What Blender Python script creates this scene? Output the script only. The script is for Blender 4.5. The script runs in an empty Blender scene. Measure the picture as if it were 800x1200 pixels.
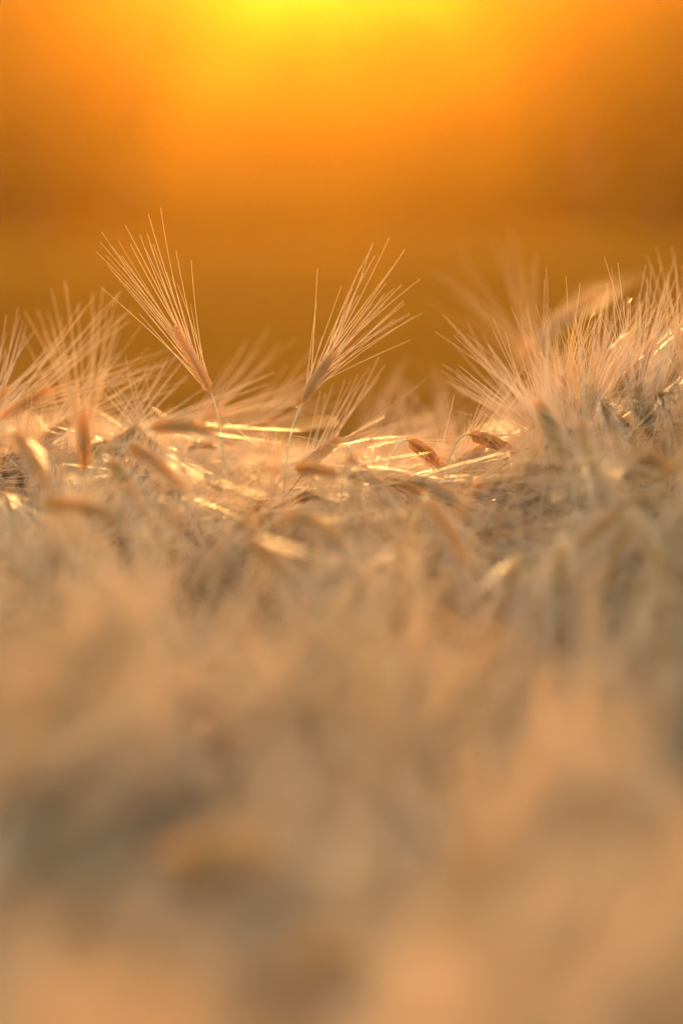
import bpy, math, random
import numpy as np
from mathutils import Vector, Matrix

random.seed(7)
RNG = np.random.default_rng(7)
R = math.radians
sc = bpy.context.scene
COL = sc.collection

# ------------------------------------------------------------------ camera
LENS, HC, PITCH, FOCUS = 85.0, 1.15, R(8.0), 2.30
K = 0.030 / LENS                      # photo pixels (800 wide) -> tangent
FW = np.array([0, math.cos(PITCH), -math.sin(PITCH)])
UP = np.array([0, math.sin(PITCH), math.cos(PITCH)])
RT = np.array([1.0, 0, 0])
CP = np.array([0, 0, HC])

def at(px, py, d):
    return CP + FW * d + RT * ((px - 400) * K * d) + UP * ((600 - py) * K * d)

def project(p):
    q = np.asarray(p) - CP
    d = q @ FW
    return 400 + (q @ RT) / (K * d), 600 - (q @ UP) / (K * d), d

# ------------------------------------------------------------------ terrain
def sstep(a, b, x):
    t = np.clip((np.asarray(x, float) - a) / (b - a), 0, 1)
    return t * t * (3 - 2 * t)

STRAW_H = 0.80
def ground_z(x, y):
    x = np.asarray(x, float); y = np.asarray(y, float)
    yy = np.clip(y, -6, 2.6)
    z = 0.888 - STRAW_H - 0.077 + 0.03 * (yy - 2.3) + 0.22 * np.clip(yy - 1.95, 0, .42)
    z = z + 0.105 * sstep(0.06, 0.36, x) * sstep(1.45, 2.15, y)      # swell on the right
    z = z - 0.030 * np.exp(-((x - 0.07) / 0.10) ** 2) * sstep(1.9, 2.4, y)
    z = z + 0.02 * np.sin(x * 5.1 + 1.0) * np.sin(y * 3.7)
    z = z * (1 - sstep(2.75, 9.0, y)) + (-1.25) * sstep(2.75, 9.0, y)
    z = z - 0.10 * sstep(2.5, 3.1, y) * (1 - sstep(0.05, 0.25, x)) * (1 - sstep(5, 9, y))
    far = sstep(9, 40, np.abs(y)) + sstep(9, 40, np.abs(x))
    z = z + np.clip(far, 0, 1) * 0.18 * np.sin(x * 0.05 + 0.7) * np.sin(y * 0.07)
    z = z + (20.0 - 7.3 * np.exp(-((x + .5) / 10.5) ** 2)) * sstep(116, 172, y) + 1.2 * sstep(116, 160, y) * np.sin(x * .045 + 1.0) + 11.5 * sstep(178, 262, y)   # the wooded slope, its saddle shaped to brighten the central glow
    return z

# ------------------------------------------------------------------ mesh helpers
class MB:
    def __init__(self):
        self.v, self.f, self.n = [], [], 0
    def add(self, v, f):
        self.v.append(np.asarray(v, np.float32)); self.f.append(np.asarray(f, np.int64) + self.n)
        self.n += len(v)
    def arrays(self):
        return np.concatenate(self.v), np.concatenate(self.f)

def mesh_from(name, V, F, mats, midx=None, smooth=True):
    me = bpy.data.meshes.new(name)
    V = np.ascontiguousarray(V, np.float32); F = np.ascontiguousarray(F, np.int32)
    me.vertices.add(len(V)); me.vertices.foreach_set('co', V.ravel())
    me.loops.add(F.size); me.loops.foreach_set('vertex_index', F.ravel())
    me.polygons.add(len(F))
    me.polygons.foreach_set('loop_start', np.arange(0, F.size, F.shape[1], dtype=np.int32))
    if midx is not None:
        me.polygons.foreach_set('material_index', np.ascontiguousarray(midx, np.int32))
    me.polygons.foreach_set('use_smooth', np.full(len(F), smooth))
    for m in mats: me.materials.append(m)
    me.update(calc_edges=True); me.validate()
    return me

def link(name, me, parent=None, mw=None):
    o = bpy.data.objects.new(name, me); COL.objects.link(o)
    if parent is not None: o.parent = parent
    if mw is not None: o.matrix_basis = mw
    return o

def tube(P, r, sides=3, flat=1.0, ref=None, roll=0.0):
    """quad tube along the points P with radii r (flattened by `flat`)"""
    P = np.asarray(P, float); n = len(P); r = np.broadcast_to(np.asarray(r, float), (n,))
    T = np.gradient(P, axis=0); T /= np.linalg.norm(T, axis=1)[:, None] + 1e-12
    if ref is None:
        ref = np.array([0.3, 0.2, 0.9]) if abs(T[0, 2]) < 0.8 else np.array([0.9, 0.3, 0.1])
    A = np.cross(T, ref); A /= np.linalg.norm(A, axis=1)[:, None] + 1e-12
    B = np.cross(T, A)
    a = np.arange(sides) * 2 * np.pi / sides + roll
    V = P[:, None, :] + r[:, None, None] * (np.cos(a)[None, :, None] * A[:, None, :] + flat * np.sin(a)[None, :, None] * B[:, None, :])
    V = V.reshape(-1, 3)
    i = np.arange(n - 1)[:, None]; j = np.arange(sides)[None, :]; k = (j + 1) % sides
    F = np.stack([i * sides + j, i * sides + k, (i + 1) * sides + k, (i + 1) * sides + j], -1).reshape(-1, 4)
    return V, F

def unit(v):
    v = np.asarray(v, float); return v / (np.linalg.norm(v) + 1e-12)

# ------------------------------------------------------------------ barley
def make_ear(base, axis, roll_dir, L=0.07, bend=None, n=24, fan=0.26, awn=0.12, spread=0.07,
             awn_bend=None, lod=0, rng=RNG, awn_r=0.00042, width=1.0, lat_awn=.4):
    """two-rowed bearded ear. Returns (grain mesh, awn mesh) as arrays in the frame of `base`."""
    axis = unit(axis); side = unit(np.cross(np.cross(axis, roll_dir), axis))
    bend = np.zeros(3) if bend is None else np.asarray(bend, float)
    awn_bend = np.zeros(3) if awn_bend is None else np.asarray(awn_bend, float)
    norm = np.cross(axis, side)
    base = np.asarray(base, float)
    def cen(t): return base + axis * L * t + bend * L * t * t
    def tan(t): return unit(axis + 2 * bend * t)
    G, A = MB(), MB()
    sides, rings = [(7, 8), (5, 6), (4, 4)][lod]
    G.add(*tube([cen(t) for t in np.linspace(-0.02, 0.97, 6)], np.linspace(0.0011, 0.0006, 6) * width, 5))
    segs = [9, 6, 4][lod]
    prof_t = np.linspace(0, 1, rings)
    prof = np.sin(np.pi * np.clip(prof_t * 0.93 + 0.05, 0, 1) ** 0.8) ** 0.8
    for k in range(n):
        t = 0.02 + 0.92 * k / (n - 1)
        s = 1 if k % 2 else -1
        tg = tan(t)
        sd = unit(side * s + norm * rng.uniform(-0.35, 0.35))
        sz = (0.80 + 0.35 * math.sin(math.pi * min(1, t * 0.85 + 0.15))) * (1 - .42 * t ** 2.5) * width * rng.uniform(.92, 1.08)
        gd = unit(tg + sd * (0.36 - .16 * t))
        p0 = cen(t) + sd * 0.0012
        gl, gr = 0.0125 * sz, 0.0018 * sz
        q = np.array([p0 + gd * gl * u + sd * gr * 0.9 * math.sin(math.pi * u) * 0.6 for u in prof_t])
        G.add(*tube(q, gr * np.maximum(prof, 0.06), sides, 0.8, ref=norm))
        # sterile lateral spikelets on both faces of the node
        if lod < 2:
            for m in (-1, 1):
                ld = unit(tg + sd * 0.12 + norm * m * 0.22)
                l0 = cen(t) + norm * m * 0.0012 + sd * 0.0006
                lq = np.array([l0 + ld * 0.0070 * sz * u for u in prof_t])
                G.add(*tube(lq, 0.0011 * sz * np.maximum(prof, 0.08), 4, 0.7, ref=sd))
                if rng.random() < lat_awn:
                    la = unit(tg + sd * (fan * .6 + rng.normal(0, spread)) + norm * (m * .10 + rng.normal(0, spread)))
                    ll = awn * rng.uniform(.55, 1.0); uu = np.linspace(0, 1, segs + 1)
                    A.add(*tube(lq[-1] + la * ll * uu[:, None] + (awn_bend + norm * rng.normal(0, .05) + sd * rng.normal(0, .04)) * ll * uu[:, None] ** 2,
                                awn_r * .85 * (1.0 - .66 * uu ** .9), 3, .8, roll=rng.uniform(0, 6)))
        # awn
        al = awn * (1.0 - 0.16 * abs(t - 0.4)) * rng.uniform(0.72, 1.08)
        if rng.random() < 0.08: al *= 0.5
        ad = unit(tg + sd * (fan * (1.05 - 0.55 * t) + rng.normal(0, spread)) + norm * rng.normal(0, spread * 1.3))
        cv = sd * rng.normal(0.02, 0.05) + norm * rng.normal(0, 0.05) + awn_bend
        tip0 = q[-1] - gd * 0.0006
        u = np.linspace(0, 1, segs + 1)[:, None]
        ap = tip0 + ad * al * u + cv * al * u ** 2
        rr = awn_r * (1.0 - 0.66 * np.linspace(0, 1, segs + 1) ** 0.9)
        A.add(*tube(ap, rr, 3, 0.8, roll=rng.uniform(0, 6)))
    return G.arrays(), A.arrays()

def stem_curve(P0, P1, P2, P3, n=20):
    u = np.linspace(0, 1, n)[:, None]
    return (1-u)**3*P0 + 3*(1-u)**2*u*P1 + 3*(1-u)*u*u*P2 + u**3*P3

def make_leaf(p, d, L=0.14, w=0.0045, droop=0.8, n=9, rng=RNG):
    d = unit(d); side = unit(np.cross(d, [0, 0, 1]))
    V, F = [], []
    tw = rng.uniform(-1.2, 1.2)
    for i, u in enumerate(np.linspace(0, 1, n)):
        c = p + d * L * u + np.array([0, 0, -1]) * L * droop * u * u
        ww = w * (1 - u) ** 0.6 * (0.6 + 0.8 * min(1, u * 5)) + 0.0003
        s = side * math.cos(tw * u) + np.array([0, 0, 1]) * math.sin(tw * u)
        V += [c - s * ww, c + np.array([0, 0, -0.25 * ww]), c + s * ww]
        if i:
            b = (i - 1) * 3
            F += [[b, b+1, b+4, b+3], [b+1, b+2, b+5, b+4]]
    return np.array(V), np.array(F)

# ------------------------------------------------------------------ materials
def new_mat(name):
    m = bpy.data.materials.new(name); m.use_nodes = True
    nt = m.node_tree; nt.nodes.clear()
    return m, nt, nt.nodes.new('ShaderNodeOutputMaterial')

def straw_mat(name, c1, c2, trans, rough, scale=22.0, fine=600.0, spec=0.5, bump=0.0):
    m, nt, out = new_mat(name)
    N, Lk = nt.nodes.new, nt.links.new
    geo = N('ShaderNodeNewGeometry')
    nz = N('ShaderNodeTexNoise'); nz.inputs['Scale'].default_value = scale; nz.inputs['Detail'].default_value = 3
    nf = N('ShaderNodeTexNoise'); nf.inputs['Scale'].default_value = fine; nf.inputs['Detail'].default_value = 2
    Lk(geo.outputs['Position'], nz.inputs['Vector']); Lk(geo.outputs['Position'], nf.inputs['Vector'])
    mx = N('ShaderNodeMix'); mx.data_type = 'FLOAT'; mx.inputs[0].default_value = 0.4
    Lk(nz.outputs['Fac'], mx.inputs[2]); Lk(nf.outputs['Fac'], mx.inputs[3])
    rp = N('ShaderNodeValToRGB')
    rp.color_ramp.elements[0].position = 0.34; rp.color_ramp.elements[0].color = (*c1, 1)
    rp.color_ramp.elements[1].position = 0.66; rp.color_ramp.elements[1].color = (*c2, 1)
    Lk(mx.outputs[0], rp.inputs[0])
    pb = N('ShaderNodeBsdfPrincipled'); pb.inputs['Roughness'].default_value = rough
    pb.inputs['Specular IOR Level'].default_value = spec
    Lk(rp.outputs[0], pb.inputs['Base Color'])
    if bump:
        bp = N('ShaderNodeBump'); bp.inputs['Strength'].default_value = bump; bp.inputs['Distance'].default_value = 0.0006
        Lk(nf.outputs['Fac'], bp.inputs['Height']); Lk(bp.outputs[0], pb.inputs['Normal'])
    tr = N('ShaderNodeBsdfTranslucent'); Lk(rp.outputs[0], tr.inputs['Color'])
    ms = N('ShaderNodeMixShader'); ms.inputs[0].default_value = trans
    Lk(pb.outputs[0], ms.inputs[1]); Lk(tr.outputs[0], ms.inputs[2]); Lk(ms.outputs[0], out.inputs['Surface'])
    return m

M_EAR = straw_mat('ripe_ear', (.58, .32, .095), (.80, .50, .18), .54, .6, spec=.12, bump=.6)
M_AWN = straw_mat('ripe_awn', (.72, .51, .26), (.85, .66, .40), .55, .38, spec=.4)
M_STEM = straw_mat('ripe_stem', (.58, .42, .18), (.72, .54, .26), .25, .5, spec=.25)
M_LEAF = straw_mat('dry_leaf', (.48, .34, .16), (.62, .47, .26), .25, .85, spec=.15)

# ------------------------------------------------------------------ ready-made plants for the crop
def plant_arrays(nod, seed, lod, h=STRAW_H):
    """one plant in its own frame: root at the origin, nodding towards +X; highest stem point near h"""
    rng = np.random.default_rng(seed)
    n = 26 if lod == 0 else (14 if lod == 1 else 9)
    s = np.linspace(0, 1, n); Ls = h + 0.06
    ang = R(2) + (nod - R(2)) * np.clip((s - 0.72) / 0.28, 0, 1) ** 1.6
    ds = np.diff(s) * Ls; am = (ang[1:] + ang[:-1]) / 2
    x = np.concatenate([[0], np.cumsum(np.sin(am) * ds)]); z = np.concatenate([[0], np.cumsum(np.cos(am) * ds)])
    y = 0.012 * np.sin(s * 3 + seed)
    P = np.stack([x, y, z * (h / max(z.max(), 1e-6))], 1)
    rad = np.linspace(0.0017, 0.0009, n)
    st = tube(P, rad, [6, 4, 3][lod])
    ax = unit(P[-1] - P[-2])
    down = np.array([0, 0, -1.0])
    g = rng.uniform(0.15, 0.55) * (1 if nod > R(45) else .25)
    roll = unit(np.array([0, 1, 0]) * math.cos(rng.uniform(0, 3.1)) + np.cross(ax, [0, 1, 0]) * math.sin(rng.uniform(0, 3.1)))
    ear, awn = make_ear(np.zeros(3), ax, roll, L=rng.uniform(.060, .078), bend=down * g, n=int(rng.integers(20, 27)) if lod < 2 else 18,
                        fan=rng.uniform(.18, .36), awn=rng.uniform(.10, .135), lod=lod, rng=rng, lat_awn=.75,
                        awn_bend=down * rng.uniform(-.02, .10), awn_r=[.00042, .00060, .0010][lod])
    k = int(n * 0.5)
    lf = make_leaf(P[k], [math.cos(seed * 2.4), math.sin(seed * 2.4), rng.uniform(.3, 1.0)], L=rng.uniform(.09, .15), w=.0032, rng=rng, n=[9, 7, 5][lod])
    return dict(stem=st, ear=ear, awns=awn, leaf=lf, tip=P[-1])

NODS = [14, 28, 45, 60, 75, 90, 100, 112, 125, 140, 70, 95]
PROTO = [plant_arrays(R(a), 11 + i, 1) for i, a in enumerate(NODS)]
PROTO_LO = [plant_arrays(R(a), 31 + i, 2) for i, a in enumerate(NODS)]

def ear_label(o, label, group=None):
    o['label'] = label; o['category'] = 'barley plant'
    if group: o['group'] = group

def empty(name, loc):
    o = bpy.data.objects.new(name, None); COL.objects.link(o); o.location = loc
    o.empty_display_size = 0.02
    return o

# ------------------------------------------------------------------ the plants one can tell apart
def hero(label, b, t, d, sgn=1, L=0.070, fan=0.26, awn=0.12, spread=0.07, bend=(0, 0, 0), awn_bend=(0, 0, 0), n=24,
         root=(0, 0), seed=1, neck=0.10, leaf=True, roll=None, dd=None, lod=0, width=1.0, awn_r=.00055, group=None, leafdir=None, lat=.15):
    """b, t: where the foot and the tip of the ear stand; d: distance of the foot; sgn: tip leans away (+) or towards (-) the lens"""
    rng = np.random.default_rng(1000 + seed)
    B = at(*b, d); T = at(*t, d)
    lat = np.linalg.norm(T - B)
    if dd is None: dd = sgn * math.sqrt(max(L * L - lat * lat, (0.012) ** 2))
    T = at(*t, d + dd)
    Lr = np.linalg.norm(T - B); ax = unit(T - B)
    bend = np.asarray(bend, float)
    ax2 = unit(ax - bend)                       # so that the bent ear still ends at T
    rd = np.cross(FW, ax) if roll is None else np.asarray(roll, float)
    gx, gy = B[0] + root[0], B[1] + root[1]
    G = np.array([gx, gy, float(ground_z(gx, gy))])
    e = empty('barley_plant', G)
    P = stem_curve(G, G + np.array([0, 0, (B[2] - G[2]) * .6]), B - ax2 * neck, B + ax2 * 0.001, 30) - G
    link('stem', mesh_from('stem', *tube(P, np.linspace(.0017, .00085, 30), 7), [M_STEM]), e)
    ear, awns = make_ear(np.zeros(3), ax2, rd, L=Lr, bend=bend, n=n, fan=fan, awn=awn, spread=spread, awn_bend=awn_bend,
                         lod=lod, rng=rng, width=width, awn_r=awn_r, lat_awn=lat)
    eo = link('ear', mesh_from('ear', *ear, [M_EAR]), e, Matrix.Translation(Vector(B - G)))
    link('awns', mesh_from('awns', *awns, [M_AWN]), eo)
    if leaf:
        k = 26 if leafdir is not None else 12
        dr = leafdir if leafdir is not None else [rng.normal(), rng.normal() * .6, rng.uniform(-.1, .6)]
        link('leaf', mesh_from('leaf', *make_leaf(P[k], dr, L=.05 if leafdir is not None else .11, w=.0012 if leafdir is not None else .003,
                                                  droop=.15 if leafdir is not None else .8, rng=rng), [M_LEAF]), e)
    ear_label(e, label, group)
    return e

# the two ears that stand clear of the crop
hero('sharp barley ear leaning left, its awns clear against the orange backdrop', (247, 460), (203, 381), 2.30, 1, fan=.22, awn=.128,
     spread=.055, bend=(-.03, 0, 0), root=(.03, .02), seed=1, n=26, width=.92, neck=.05, awn_bend=(-.02, 0, .03), leafdir=(.9, 0, -.6))
hero('sharp barley ear fanned to the right on a thin straight stem clear of the crop', (353, 474), (393, 411), 2.30, 1, L=.068, roll=np.cross(FW, unit(at(389, 416, 2.3) - at(353, 474, 2.3))) * .75 + FW * .6,
     fan=.28, awn=.126, spread=.12, lat=.7, width=.98, bend=(.05, 0, -.02), root=(.005, .02), seed=2, n=30, neck=.10, awn_bend=(.05, 0, .02), leafdir=(1, .1, -.12))
# left edge
hero('upright pale barley ear with long straight awns rising against the dark backdrop at the left', (100, 552), (97, 484), 2.12, -1, fan=.22, L=.053, awn_r=.0008, lat=.05,
     awn=.128, spread=.08, root=(.0, .01), seed=3, n=20)
hero('barley ear behind the upright pale one, its awns raking right over the skyline', (0, 492), (60, 455), 2.42, 1, fan=.30, awn=.15, seed=4, root=(-.05, .03), L=.07)
hero('barley ear at the left border with awns raking up over the skyline', (-25, 500), (10, 452), 2.36, 1, fan=.3, awn=.12, seed=5, root=(-.05, .03))
hero('brown barley ear nodding down to the right at the left border', (16, 506), (54, 572), 1.98, -1, fan=.2, seed=6, bend=(0, 0, -.2), root=(-.06, .0))
hero('brown barley ear arching flat to the right just left of the leaning sharp ear', (176, 503), (252, 506), 2.06, 1, fan=.22, seed=7, bend=(0, 0, -.25), root=(-.08, .02))
hero('barley ear drooping beneath the flat arched brown ear', (150, 522), (212, 572), 2.02, -1, fan=.2, seed=8, bend=(0, 0, -.2), root=(-.07, 0))
hero('short brown barley ear hanging to the right below the upright pale ear', (128, 540), (166, 600), 1.96, -1, fan=.2, seed=9, bend=(0, 0, -.15), root=(-.05, 0))
hero('soft brown barley ear arched under the nodding ear at the left border', (48, 592), (135, 612), 1.80, 1, fan=.2, seed=10, bend=(0, 0, -.3), root=(-.05, 0))
hero('barley ear behind the crop edge between the two clear sharp ears', (262, 520), (318, 492), 2.62, 1, fan=.30, awn=.13, seed=11, root=(-.04, .02))
hero('low barley ear behind the leaning sharp ear with awns sweeping right', (205, 512), (262, 478), 2.66, 1, fan=.34, awn=.14, seed=12, root=(-.04, .02))
# centre
hero('low barley ear whose long awns spray up right beside the thin straight stem', (352, 552), (398, 512), 2.36, 1, fan=.36, awn=.125,
     spread=.09, seed=13, root=(-.03, .02), n=26)
hero('barley ear on a looped stem nodding right at the edge of the dark gap', (478, 516), (518, 549), 2.26, 1, fan=.22, seed=14, bend=(0, 0, -.1), root=(-.06, 0), neck=.07)
hero('barley ear lying nearly level under the looped stem beside the dark gap', (447, 566), (498, 578), 2.24, -1, fan=.24, seed=15, bend=(0, 0, -.1), root=(-.05, 0))
hero('large soft barley ear drooping to the right below the dark gap', (503, 586), (544, 655), 1.90, -1, fan=.18, seed=16, bend=(.12, 0, -.2), root=(-.06, 0), L=.078)
hero('barley ear pointing right with golden upper side on the far edge of the dark gap', (549, 509), (612, 536), 2.30, 1, fan=.3, awn=.12, seed=17, bend=(0, 0, -.12), root=(-.04, .0), neck=.06)
hero('barley ear under the dark gap side with awns rising across the gap', (520, 560), (572, 518), 2.34, 1, fan=.32, awn=.12, seed=18, root=(-.02, .02))
hero('short brown barley ear lying under the thin straight stem', (345, 550), (396, 556), 2.10, -1, fan=.2, seed=19, bend=(0, 0, -.1), root=(-.05, 0))
hero('barley ear hanging straight down right of the thin straight stem', (410, 528), (420, 606), 2.20, -1, fan=.16, seed=20, root=(-.03, 0), neck=.06)
hero('soft brown barley ear bowed over in the middle of the crop', (336, 604), (402, 640), 1.86, -1, fan=.2, seed=21, bend=(0, 0, -.25), root=(-.06, 0))
hero('brown barley ear drooping steeply below the bowed ear in the middle', (290, 632), (345, 690), 1.74, -1, fan=.2, seed=22, bend=(0, 0, -.2), root=(-.06, 0))
# right swell
hero('brown upright barley ear tilted left on the right swell, awns fanning over the skyline', (660, 536), (629, 468), 2.08, 1, fan=.36, awn=.145,
     spread=.10, seed=23, root=(.02, 0), n=28, width=1.2, awn_r=.0005)
hero('soft barley ear just right of the brown tilted ear', (694, 562), (680, 496), 1.98, 1, fan=.24, awn=.13, seed=24, root=(.02, 0))
hero('glowing out of focus barley ear sweeping up right behind the swell', (606, 424), (700, 352), 3.15, 1, fan=.05, spread=.03, awn=.085, seed=25,
     root=(-.02, .0), L=.125, bend=(.1, 0, -.10), width=1.8, n=36, awn_r=.0005)
hero('glowing barley ear behind the brown tilted ear, awns spread up left', (640, 455), (612, 395), 2.95, 1, fan=.42, awn=.15, awn_r=.0005, spread=.12, seed=26, root=(.02, .02))
hero('brown barley ear tilted right among the sharp awns of the swell', (716, 478), (742, 424), 2.32, 1, L=.066, fan=.30, awn=.125, spread=.09, seed=27)
hero('brown barley ear hanging at the right border beneath the sharp awns', (786, 455), (772, 500), 2.26, -1, L=.06, fan=.26, seed=28, root=(.03, 0))
hero('sharp barley ear whose awns reach highest on the swell', (738, 452), (768, 396), 2.36, 1, fan=.28, awn=.115, spread=.08, seed=29)
hero('sharp barley ear left of the tall one on the swell with awns leaning right', (690, 462), (712, 408), 2.38, 1, fan=.30, awn=.11, spread=.09, seed=30)
hero('sharp barley ear at the right border with awns pointing up', (785, 448), (800, 400), 2.34, 1, fan=.26, awn=.11, spread=.09, seed=31, L=.06)
hero('small brown barley ear left of the sharp awns on the swell', (690, 500), (700, 450), 2.34, -1, fan=.34, awn=.12, spread=.1, seed=32)
hero('barley ear on the slope of the swell with awns streaming left', (652, 520), (600, 478), 2.40, 1, fan=.30, awn=.12, spread=.09, seed=33)
hero('barley ear low on the swell with awns streaming right', (735, 520), (772, 472), 2.24, 1, fan=.34, awn=.12, spread=.1, seed=34)
hero('barley ear bent over an arched stem on the right, hanging left', (728, 602), (676, 642), 1.86, -1, fan=.2, seed=35, bend=(0, 0, -.15), root=(.04, 0), neck=.07)
hero('barley ear hanging under the arched stem on the right', (736, 606), (712, 690), 1.84, -1, fan=.2, seed=36, bend=(0, 0, -.1), root=(.05, 0), neck=.07)
hero('short dark barley ear hanging upright below the arched stem', (656, 640), (654, 702), 1.78, -1, fan=.2, seed=37, root=(.03, 0))
hero('orange brown barley ear hanging near the right border below the swell', (768, 640), (776, 712), 1.76, -1, fan=.2, seed=38, root=(.03, 0))
hero('small barley ear hanging left of the short dark ear', (606, 650), (592, 696), 1.84, -1, fan=.2, seed=39, root=(.03, 0))
hr = random.Random(5)
for i in range(17):
    bx, by, dd_ = hr.uniform(630, 815), hr.uniform(440, 535), hr.uniform(2.2, 2.46)
    by += max(0, (690 - bx) * .5); a = hr.gauss(.28, .5); ln = hr.uniform(40, 70)
    hero('barley plant in the crowd of fine sharp awns covering the swell at the right', (bx, by), (bx + math.sin(a) * ln, by - math.cos(a) * ln), dd_,
         hr.choice((-1, 1)), fan=hr.uniform(.24, .36), awn=hr.uniform(.115, .145), awn_r=.00055, spread=.08, seed=60 + i, L=.066,
         root=(hr.uniform(-.04, .04), hr.uniform(-.02, .04)), group='barley plants with sharp awns on the right swell')
for i in range(3):
    bx, by, dd_ = hr.uniform(-20, 200), hr.uniform(505, 540), hr.uniform(2.25, 2.5)
    a = hr.choice((-1, 1)) * hr.uniform(.7, 1.35); ln = hr.uniform(45, 75)
    hero('barley plant with awns raking low across the skyline left of the leaning sharp ear', (bx, by), (bx + math.sin(a) * ln, by - math.cos(a) * ln), dd_,
         hr.choice((-1, 1)), fan=hr.uniform(.22, .36), awn=hr.uniform(.11, .14), awn_r=.0005, spread=.09, seed=90 + i, L=.068,
         root=(hr.uniform(-.04, .04), hr.uniform(-.02, .04)), group='barley plants with awns raking over the left skyline')
for i, (bx, by, tx, ty, dd_) in enumerate([(428, 560, 458, 520, 2.72), (500, 566, 470, 524, 2.80), (548, 552, 520, 508, 2.76), (455, 552, 500, 522, 2.95), (400, 545, 440, 508, 2.85)]):
    hero('barley plant behind the dip in the crop, its faint awns crossing the dark gap', (bx, by), (tx, ty), dd_, 1, fan=.34, awn=.125, awn_r=.00045, spread=.10,
         seed=110 + i, root=(hr.uniform(-.03, .03), .02), group='barley plants behind the dip in the crop')
# close blur
hero('broad blurred barley ear lying across the close foreground', (185, 1010), (335, 1005), 1.19, -1, fan=.18, seed=40, bend=(0, 0, -.25), root=(-.04, 0), width=1.25)
hero('bow of a blurred barley ear at the very bottom', (330, 1135), (440, 1120), 1.06, -1, fan=.18, seed=41, bend=(0, 0, -.3), root=(-.04, 0), width=1.15)

# ------------------------------------------------------------------ the rest of the crop
SKY_X = [-200, 0, 170, 250, 350, 420, 480, 540, 600, 650, 700, 800, 1000]
SKY_Y = [508, 508, 512, 510, 528, 535, 556, 540, 512, 482, 458, 446, 440]
AWN_X = [-200, 0, 150, 230, 330, 400, 450, 520, 560, 620, 680, 800, 1000]
AWN_Y = [452, 452, 462, 482, 508, 512, 505, 512, 470, 420, 385, 360, 350]
PROTO_TOP, PROTO_AWN = [], []
for p in PROTO:
    q = p['awns'][0] + p['tip']; PROTO_AWN.append(q[q[:, 2].argmax()])
    q = np.concatenate([p['stem'][0], p['ear'][0] + p['tip']]); PROTO_TOP.append(q[q[:, 2].argmax()])
cand = []
def scatter(step, y0, y1, hmin, hmax, nodding, inner=-1.0, outer=0.50):
    y = y0
    while y < y1:
        half = 0.20 * abs(y) + outer
        for xi in np.arange(-half, half, step):
            if abs(xi) < inner + 0.20 * abs(y): continue
            px_, py_ = xi + RNG.uniform(-.5, .5) * step, y + RNG.uniform(-.5, .5) * step
            sow(px_, py_, hmin, hmax, nodding)
        y += step
def sow(x, y, hmin, hmax, nodding):
    k = int(RNG.integers(0, len(NODS)))
    if NODS[k] < 40 and (nodding or RNG.random() < 0.75): k = int(RNG.integers(3, len(NODS)))
    rz = RNG.normal(0.2, 1.3)
    s = RNG.uniform(hmin, hmax)
    z = float(ground_z(x, y))
    tilt = (RNG.normal(0, .05), RNG.normal(0, .05))
    def mat(s):
        return Matrix.Translation((x, y, z)) @ Matrix.Rotation(tilt[0], 4, 'X') @ Matrix.Rotation(tilt[1], 4, 'Y') @ Matrix.Rotation(rz, 4, 'Z') @ Matrix.Scale(s, 4)
    Mw = mat(s)
    if y > 1.5:                                  # the crop thins out in height towards its edge, as the stand does
        for _ in range(60):
            px, py, d = project(np.array(Mw @ Vector(PROTO_TOP[k])))
            ax_, ay_, _d = project(np.array(Mw @ Vector(PROTO_AWN[k])))
            if py > np.interp(px, SKY_X, SKY_Y) + max(0, 2.25 - y) * (380 if px < 560 else 240) and (ay_ > np.interp(ax_, AWN_X, AWN_Y) + max(0, 2.25 - y) * 200 or y < 1.8): break
            s -= 0.008; Mw = mat(s)
    tip = np.array(Mw @ Vector(PROTO[k]['tip']))
    px, py, d = project(tip)
    cand.append((d, k, Mw, -30 < px < 830 and py < 1235 and d > .5, px, py))
scatter(0.028, 0.52, 1.60, .94, 1.0, False)
scatter(0.034, 1.60, 1.95, .92, 1.01, False)
scatter(0.040, 1.95, 3.2, .90, 1.02, False)
scatter(0.047, 0.70, 2.9, .66, .88, True)      # lower tillers filling the stand
scatter(0.062, 0.0, 3.2, .90, 1.01, True, .50, 1.35)   # and out to both sides
scatter(0.062, -.5, .56, .88, .97, True)
cand.sort(key=lambda c: c[0])
N_SINGLE = 228
single = [c for c in cand if c[3]][:N_SINGLE]
ids = set(id(c) for c in single)
rest = [c for c in cand if id(c) not in ids]

PM = [dict(stem=mesh_from('stem', *p['stem'], [M_STEM]), ear=mesh_from('ear', *p['ear'], [M_EAR]),
           awns=mesh_from('awns', *p['awns'], [M_AWN]), leaf=mesh_from('leaf', *p['leaf'], [M_LEAF])) for p in PROTO]
protos = {}
def place(k, Mw):
    if k not in protos:
        e = bpy.data.objects.new('barley_plant', None); COL.objects.link(e); e.empty_display_size = .02
        link('stem', PM[k]['stem'], e)
        eo = link('ear', PM[k]['ear'], e, Matrix.Translation(Vector(PROTO[k]['tip'])))
        link('awns', PM[k]['awns'], eo); link('leaf', PM[k]['leaf'], e)
        protos[k] = e
    else:
        src = protos[k]
        e = src.copy(); COL.objects.link(e)
        for ch in list(src.children):
            c = ch.copy(); COL.objects.link(c); c.parent = e
            for g in list(ch.children):
                q = g.copy(); COL.objects.link(q); q.parent = c
    e.matrix_basis = Mw
    return e
for d, k, Mw, _, px, py in single:
    e = place(k, Mw)
    if d < 1.42:
        ear_label(e, 'barley plant dissolved in the smooth tan blur that fills the bottom of the picture', 'barley plants in the close foreground blur')
    else:
        ear_label(e, 'softly blurred nodding barley plant between the smooth bottom blur and the sharp awns', 'barley plants in the softly blurred middle of the crop')

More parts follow.
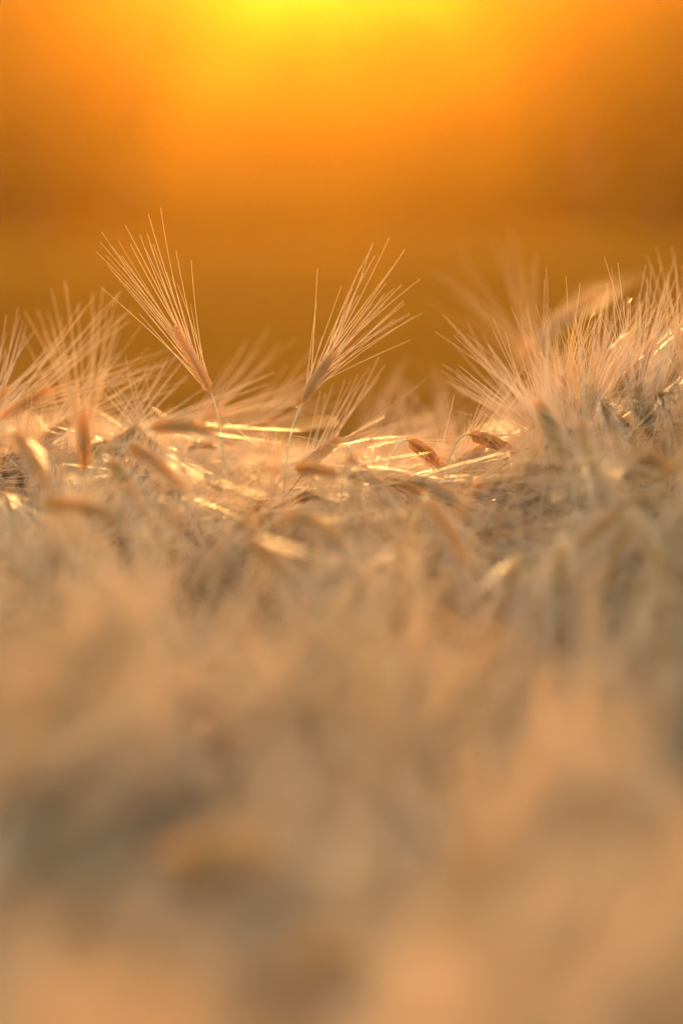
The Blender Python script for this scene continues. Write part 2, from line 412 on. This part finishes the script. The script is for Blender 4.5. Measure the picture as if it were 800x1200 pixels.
def merge(cands, name, protos_):
    out = {p: MB() for p in ('stem', 'ear', 'awns', 'leaf')}
    for d, k, Mw, vis, px, py in cands:
        p = protos_[k]; m = np.array(Mw)
        for part, mb in out.items():
            V, F = p[part]
            V = V + p['tip'] if part in ('ear', 'awns') else V
            mb.add(V @ m[:3, :3].T + m[:3, 3], F)
    Vs, Fs, mi, off = [], [], [], 0
    for i, part in enumerate(out):
        V, F = out[part].arrays(); Vs.append(V); Fs.append(F + off); mi.append(np.full(len(F), i)); off += len(V)
    me = mesh_from(name, np.concatenate(Vs), np.concatenate(Fs), [M_STEM, M_EAR, M_AWN, M_LEAF], np.concatenate(mi))
    return me
hi = [c for c in rest if -60 < c[4] < 860 and c[0] > .4]
lo = [c for c in rest if not (-60 < c[4] < 860 and c[0] > .4)]
mixed = [(d, k, Mw, v, px, py) for d, k, Mw, v, px, py in hi]
V_all = PROTO + PROTO_LO
rest2 = mixed + [(d, k + len(NODS), Mw, v, px, py) for d, k, Mw, v, px, py in lo]
o = link('barley_crop', merge(rest2, 'barley_crop', V_all))
o['kind'] = 'stuff'; o['label'] = 'dense mass of ripe golden barley behind and around the single plants'; o['category'] = 'barley crop'

# ------------------------------------------------------------------ ground
def gridaxis(parts):
    out = []
    for a, b, n in parts: out += list(np.linspace(a, b, n, endpoint=False))
    return np.array(out + [parts[-1][1]])
gx = gridaxis([(-700, -60, 16), (-60, -6, 22), (-6, -1.6, 14), (-1.6, 1.6, 64), (1.6, 6, 14), (6, 60, 22), (60, 700, 16)])
gy = gridaxis([(-120, -6, 16), (-6, 0, 10), (0, 4, 60), (4, 12, 30), (12, 150, 60), (150, 190, 14), (190, 900, 16)])
X, Y = np.meshgrid(gx, gy, indexing='ij'); Z = ground_z(X, Y)
V = np.stack([X, Y, Z], -1).reshape(-1, 3)
ny = len(gy); i, j = np.meshgrid(np.arange(len(gx) - 1), np.arange(ny - 1), indexing='ij')
F = np.stack([i*ny + j, (i+1)*ny + j, (i+1)*ny + j+1, i*ny + j+1], -1).reshape(-1, 4)
m, nt, out = new_mat('field_soil')
N, Lk = nt.nodes.new, nt.links.new
geo = N('ShaderNodeNewGeometry')
n1 = N('ShaderNodeTexNoise'); n1.inputs['Scale'].default_value = .25; n1.inputs['Detail'].default_value = 8
n2 = N('ShaderNodeTexNoise'); n2.inputs['Scale'].default_value = 30; n2.inputs['Detail'].default_value = 5
mp = N('ShaderNodeMapping'); mp.inputs['Scale'].default_value = (.25, 1, 1)
Lk(geo.outputs['Position'], mp.inputs['Vector']); Lk(mp.outputs[0], n1.inputs['Vector']); Lk(geo.outputs['Position'], n2.inputs['Vector'])
mx = N('ShaderNodeMix'); mx.data_type = 'FLOAT'; mx.inputs[0].default_value = .4
Lk(n1.outputs['Fac'], mx.inputs[2]); Lk(n2.outputs['Fac'], mx.inputs[3])
rp = N('ShaderNodeValToRGB')
rp.color_ramp.elements[0].position = .36; rp.color_ramp.elements[0].color = (.10, .040, .004, 1)
rp.color_ramp.elements[1].position = .64; rp.color_ramp.elements[1].color = (.22, .085, .008, 1)
Lk(mx.outputs[0], rp.inputs[0])
pb = N('ShaderNodeBsdfPrincipled'); pb.inputs['Roughness'].default_value = 1; pb.inputs['Specular IOR Level'].default_value = 0
bp = N('ShaderNodeBump'); bp.inputs['Distance'].default_value = .05; bp.inputs['Strength'].default_value = .8
Lk(n2.outputs['Fac'], bp.inputs['Height']); Lk(bp.outputs[0], pb.inputs['Normal'])
Lk(rp.outputs[0], pb.inputs['Base Color']); Lk(pb.outputs[0], out.inputs['Surface'])
o = link('ground', mesh_from('ground', V, F, [m])); o['kind'] = 'structure'

# ------------------------------------------------------------------ far wood (one blurred mass beyond the field)
def wood_mat(name, c1, c2, tr_):
    return straw_mat(name, c1, c2, tr_, .9, scale=.8, fine=9, spec=.02)
M_FOL = wood_mat('wood_foliage', (.05, .05, .008), (.10, .085, .014), .10)
M_BARK = wood_mat('wood_bark', (.07, .05, .035), (.13, .10, .07), 0)
rng = np.random.default_rng(99)
TR, FO = MB(), MB()
def far_tree(x, y, h):
    z0 = float(ground_z(x, y)) - .1
    w = h * rng.uniform(.30, .42)
    t = np.array([[x, y, z0], [x + .1, y, z0 + h * .35], [x + rng.normal(0, .3), y, z0 + h * .85]])
    TR.add(*tube(t, [h * .028, h * .018, h * .004], 6))
    blobs = []
    for _ in range(16):
        a = rng.uniform(0, 6.28); hh = rng.uniform(.16, .93)
        rr = w * math.sin(math.pi * min(1, .14 + hh * .84)) ** .7 * rng.uniform(.3, .85)
        c = np.array([x + math.cos(a) * rr, y + math.sin(a) * rr, z0 + h * hh])
        blobs.append((c, h * rng.uniform(.09, .16)))
        s = np.array([x, y, z0 + h * max(.12, hh - .2)])
        TR.add(*tube([s, (s + c) / 2 + [0, 0, .1], c], [h * .008, h * .005, h * .002], 4))
    for c, r in blobs:
        nl = 130
        p = rng.normal(0, 1, (nl, 3)); p /= np.linalg.norm(p, axis=1)[:, None]; p = c + p * r * rng.uniform(.35, 1.0, (nl, 1)) * [1.15, 1.15, .8]
        a = rng.normal(0, 1, (nl, 3)); a /= np.linalg.norm(a, axis=1)[:, None]
        b = np.cross(a, rng.normal(0, 1, (nl, 3))); b /= np.linalg.norm(b, axis=1)[:, None]
        L_ = rng.uniform(.16, .34, (nl, 1))
        Vq = np.stack([p - a * L_, p - b * L_ * .5, p + a * L_, p + b * L_ * .5], 1).reshape(-1, 3)
        FO.add(Vq, np.arange(nl * 4).reshape(-1, 4))
for row, (yy, sp) in enumerate([(108, 3.0), (116, 3.2), (125, 3.2), (135, 3.4), (146, 3.6), (158, 3.2), (167, 2.8), (176, 2.8), (184, 2.8)]):
    x = -46.0
    while x < 46:
        xx = x + rng.uniform(-.9, .9)
        if abs(xx) < 8.5 and yy < 140: x += sp; continue        # opening in the wood, cleared to brighten the central glow
        top = rng.uniform(8.0, 11.0) if abs(xx + .5) > 11 else (rng.uniform(4.6, 5.4) if yy < 150 else rng.uniform(5.4, 6.0))  # side trees made taller to shade the haze, central ones low
        far_tree(xx, yy + rng.uniform(-2, 2), float(top))
        x += sp
Vt, Ft = TR.arrays(); Vf, Ff = FO.arrays()
o = link('far_wood', mesh_from('far_wood', np.concatenate([Vt, Vf]), np.concatenate([Ft, Ff + len(Vt)]), [M_BARK, M_FOL],
         np.concatenate([np.zeros(len(Ft)), np.ones(len(Ff))]), smooth=False))
o['kind'] = 'stuff'; o['label'] = 'dark wood blurred into an orange glow beyond the field'; o['category'] = 'wood'

# ------------------------------------------------------------------ a bright scrap of husk caught in the awns on the right
c = at(738, 352, 2.31)
Vh, Fh = [], []
for i, u in enumerate(np.linspace(0, 1, 7)):
    w = .0012 * math.sin(math.pi * (.08 + .86 * u)); cc = np.array([.0016 * u, .001 * u * u, 0.0055 * (u - .5)])
    for k, s in enumerate((-1, 0, 1)): Vh.append(cc + [s * w, abs(s) * w * .7, 0])
    if i:
        b = (i - 1) * 3; Fh += [[b, b+1, b+4, b+3], [b+1, b+2, b+5, b+4]]
M_HUSK = straw_mat('pale_husk', (.74, .58, .30), (.82, .68, .40), .5, .5)
o = link('husk_flake', mesh_from('husk_flake', np.array(Vh), np.array(Fh), [M_HUSK]), None, Matrix.Translation(Vector(c)) @ Matrix.Rotation(.5, 4, 'Y') @ Matrix.Rotation(.6, 4, 'Z'))
o['label'] = 'tiny bright pale scrap of husk caught in the topmost awns on the swell'; o['category'] = 'husk'

# ------------------------------------------------------------------ haze, added for the glow; mostly stands in for lens veil
def box_mesh(name, a, b, mat):
    V = np.array([[x, y, z] for x in (a[0], b[0]) for y in (a[1], b[1]) for z in (a[2], b[2])])
    F = np.array([[0,1,3,2],[4,6,7,5],[0,4,5,1],[2,3,7,6],[0,2,6,4],[1,5,7,3]])
    return mesh_from(name, V, F, [mat], smooth=False)
HAZE_D = 0.00040
m, nt, out = new_mat('haze_air')
pv = nt.nodes.new('ShaderNodeVolumePrincipled')
pv.inputs['Color'].default_value = (1.0, .45, .045, 1)
pv.inputs['Density'].default_value = HAZE_D
pv.inputs['Anisotropy'].default_value = .88
nt.links.new(pv.outputs[0], out.inputs['Volume'])
o = link('haze', box_mesh('haze', (-710, -130, -2.6), (710, 910, 44), m)); o['kind'] = 'stuff'
o['label'] = 'warm golden haze added over the field, mostly standing in for lens veil'; o['category'] = 'haze'

# ------------------------------------------------------------------ light
ELEV = R(6.65)
w = bpy.data.worlds.new('World'); sc.world = w; w.use_nodes = True
nt = w.node_tree; bg = nt.nodes['Background']
sky = nt.nodes.new('ShaderNodeTexSky'); sky.sky_type = 'NISHITA'; sky.sun_disc = False
sky.sun_elevation = ELEV; sky.sun_rotation = 0.0
sky.air_density = 1.0; sky.dust_density = 3.0; sky.ozone_density = 1.0
nt.links.new(sky.outputs[0], bg.inputs['Color']); bg.inputs['Strength'].default_value = 0.15
sd = bpy.data.lights.new('sun', 'SUN'); sd.energy = 2.15; sd.angle = R(.6); sd.color = (1.0, .55, .16)
so = bpy.data.objects.new('sun', sd); COL.objects.link(so); so.rotation_euler = (-(math.pi / 2 - ELEV), 0, 0)
so.location = (0, 40, 20)

cd = bpy.data.cameras.new('camera'); cam = bpy.data.objects.new('camera', cd); COL.objects.link(cam)
cd.sensor_fit = 'VERTICAL'; cd.sensor_height = 36; cd.sensor_width = 24; cd.lens = LENS
cd.clip_start = .05; cd.clip_end = 3000
cd.dof.use_dof = True; cd.dof.focus_distance = FOCUS; cd.dof.aperture_fstop = 1.75; cd.dof.aperture_blades = 0
cam.location = CP; cam.rotation_euler = (math.pi / 2 - PITCH, 0, 0)
sc.camera = cam

sc.view_settings.view_transform = 'Standard'; sc.view_settings.look = 'None'
sc.view_settings.exposure = 2.9; sc.view_settings.gamma = 1
sc.render.engine = 'CYCLES'
cy = sc.cycles
cy.use_denoising = True
try: cy.denoiser = 'OPENIMAGEDENOISE'
except Exception: pass
cy.max_bounces = 10; cy.diffuse_bounces = 5; cy.glossy_bounces = 2; cy.transmission_bounces = 4; cy.volume_bounces = 1
cy.sample_clamp_indirect = 8
